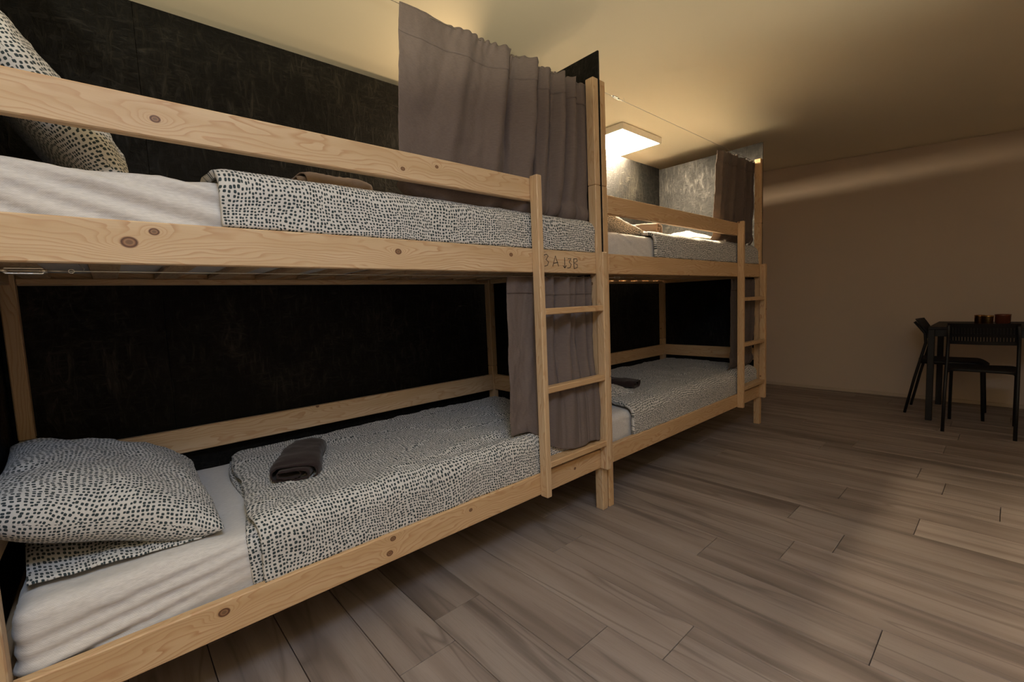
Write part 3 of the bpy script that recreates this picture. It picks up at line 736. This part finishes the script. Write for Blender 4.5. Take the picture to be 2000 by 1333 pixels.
# ------------------------------------------------------------------ table, chairs, cups
t = thing('dining_table', 'black rectangular dining table by the far wall', 'table', (3.33, -1.53, 0))
box('tabletop', -.37, .37, -.62, .62, .727, .747, M_blackp, t, .003)
for sx in (-1, 1): box('apron', sx * .345 - .009, sx * .345 + .009, -.58, .58, .672, .727, M_blackm, t, .001)
for sy in (-1, 1): box('apron', -.34, .34, sy * .597 - .009, sy * .597 + .009, .672, .727, M_blackm, t, .001)
for sx in (-1, 1):
    for sy in (-1, 1): box('leg', sx * .348 - .02, sx * .348 + .02, sy * .6 - .02, sy * .6 + .02, 0, .727, M_blackm, t, .003)

def chair(label, loc, rz, group):
    """faces local +y, origin on the floor midway between its rear feet"""
    t = thing('dining_chair', label, 'chair', loc, group, rz); wd = .178
    for sx in (-1, 1):
        tube('rear_leg', [[(sx * wd, 0, .0), (sx * wd, .055, .30), (sx * (wd - .003), .118, .60), (sx * (wd - .004), .112, .68), (sx * (wd - .008), .045, .775)]], .0105, M_blackm, t, 10)
        tube('front_leg', [[(sx * (wd - .004), .462, 0), (sx * (wd - .006), .445, .40), (sx * (wd - .01), .425, .432), (sx * (wd - .012), .09, .438)]], .0105, M_blackm, t, 10)
    # seat pan with rounded corners, dished and turned down at the front
    def seat(a, b_):
        u_, v_ = 2 * a - 1, 2 * b_ - 1
        x = .185 * u_ * (1 - .10 * max(0, abs(v_)) ** 6) ; y = .275 + .205 * v_ * (1 - .10 * abs(u_) ** 6)
        z = .463 - .012 * (1 - u_ * u_) * (1 - v_ * v_) - .040 * (max(0, v_ - .62) / .38) ** 2 - .012 * abs(u_) ** 8
        return (x, y, z)
    o = link('seat', grid_me(24, 24, seat), t, M_blackp, True); solid(o, .020, -1)
    bk = bmesh.new()
    def bp(u_, v_):   # u along width, v 0 bottom..1 top
        return Vector((u_ * .165, .118 - .018 * math.cos(u_ * 1.4) + .018 - .075 * v_ ** 1.3 - .012 * (1 - u_ * u_), .635 + .155 * v_))
    def strip(u0, u1, v0, v1, nn):
        for i in range(nn):
            a, b_ = u0 + (u1 - u0) * i / nn, u0 + (u1 - u0) * (i + 1) / nn
            q = [bp(a, v0), bp(b_, v0), bp(b_, v1), bp(a, v1)]; q2 = [p + Vector((0, .007, .001)) for p in q]
            vs = [bk.verts.new(p) for p in q + q2]
            for ff in ((3, 2, 1, 0), (4, 5, 6, 7), (0, 1, 5, 4), (1, 2, 6, 5), (2, 3, 7, 6), (3, 0, 4, 7)): bk.faces.new([vs[x] for x in ff])
    strip(-1.08, 1.08, 0, .16, 12); strip(-1.08, 1.08, .80, 1, 12); strip(-1.08, 1.08, .44, .52, 12)
    for i in range(23):
        uu = -1.05 + 2.1 * i / 22
        strip(uu - .037, uu + .037, .15, .45, 1); strip(uu - .037, uu + .037, .51, .81, 1)
    me = bpy.data.meshes.new('m'); bk.to_mesh(me); bk.free(); link('backrest', me, t, M_blackp)
    return t
chair('black metal chair with slotted back turned to the camera, before the table', (2.655, -1.214, 0), -math.pi / 2, None)
chair('black metal chair at the short end of the table, by the wall', (3.345, -.762, 0), math.pi, None)

def cup(label, x, y, rr, h, col, met=1):
    m = flat('cup_' + str(round(x * 100)), col, .25, met, .6)
    o = lathe('candle_cup', [(rr * .82, 0), (rr * .95, .006), (rr, h * .9), (rr * 1.05, h), (rr * .93, h), (rr * .9, h * .2), (.001, h * .18)], m, loc=(x, y, .747), seg=24)
    tag(o, label, 'cup')
cup('leftmost copper cup on the black table', 3.36, -1.175, .030, .072, (.42, .20, .07))
cup('middle brass cup on the black table', 3.33, -1.222, .031, .070, (.55, .33, .12))
cup('dark red-brown cup, rightmost on the black table', 3.42, -1.300, .045, .074, (.16, .045, .02), .3)
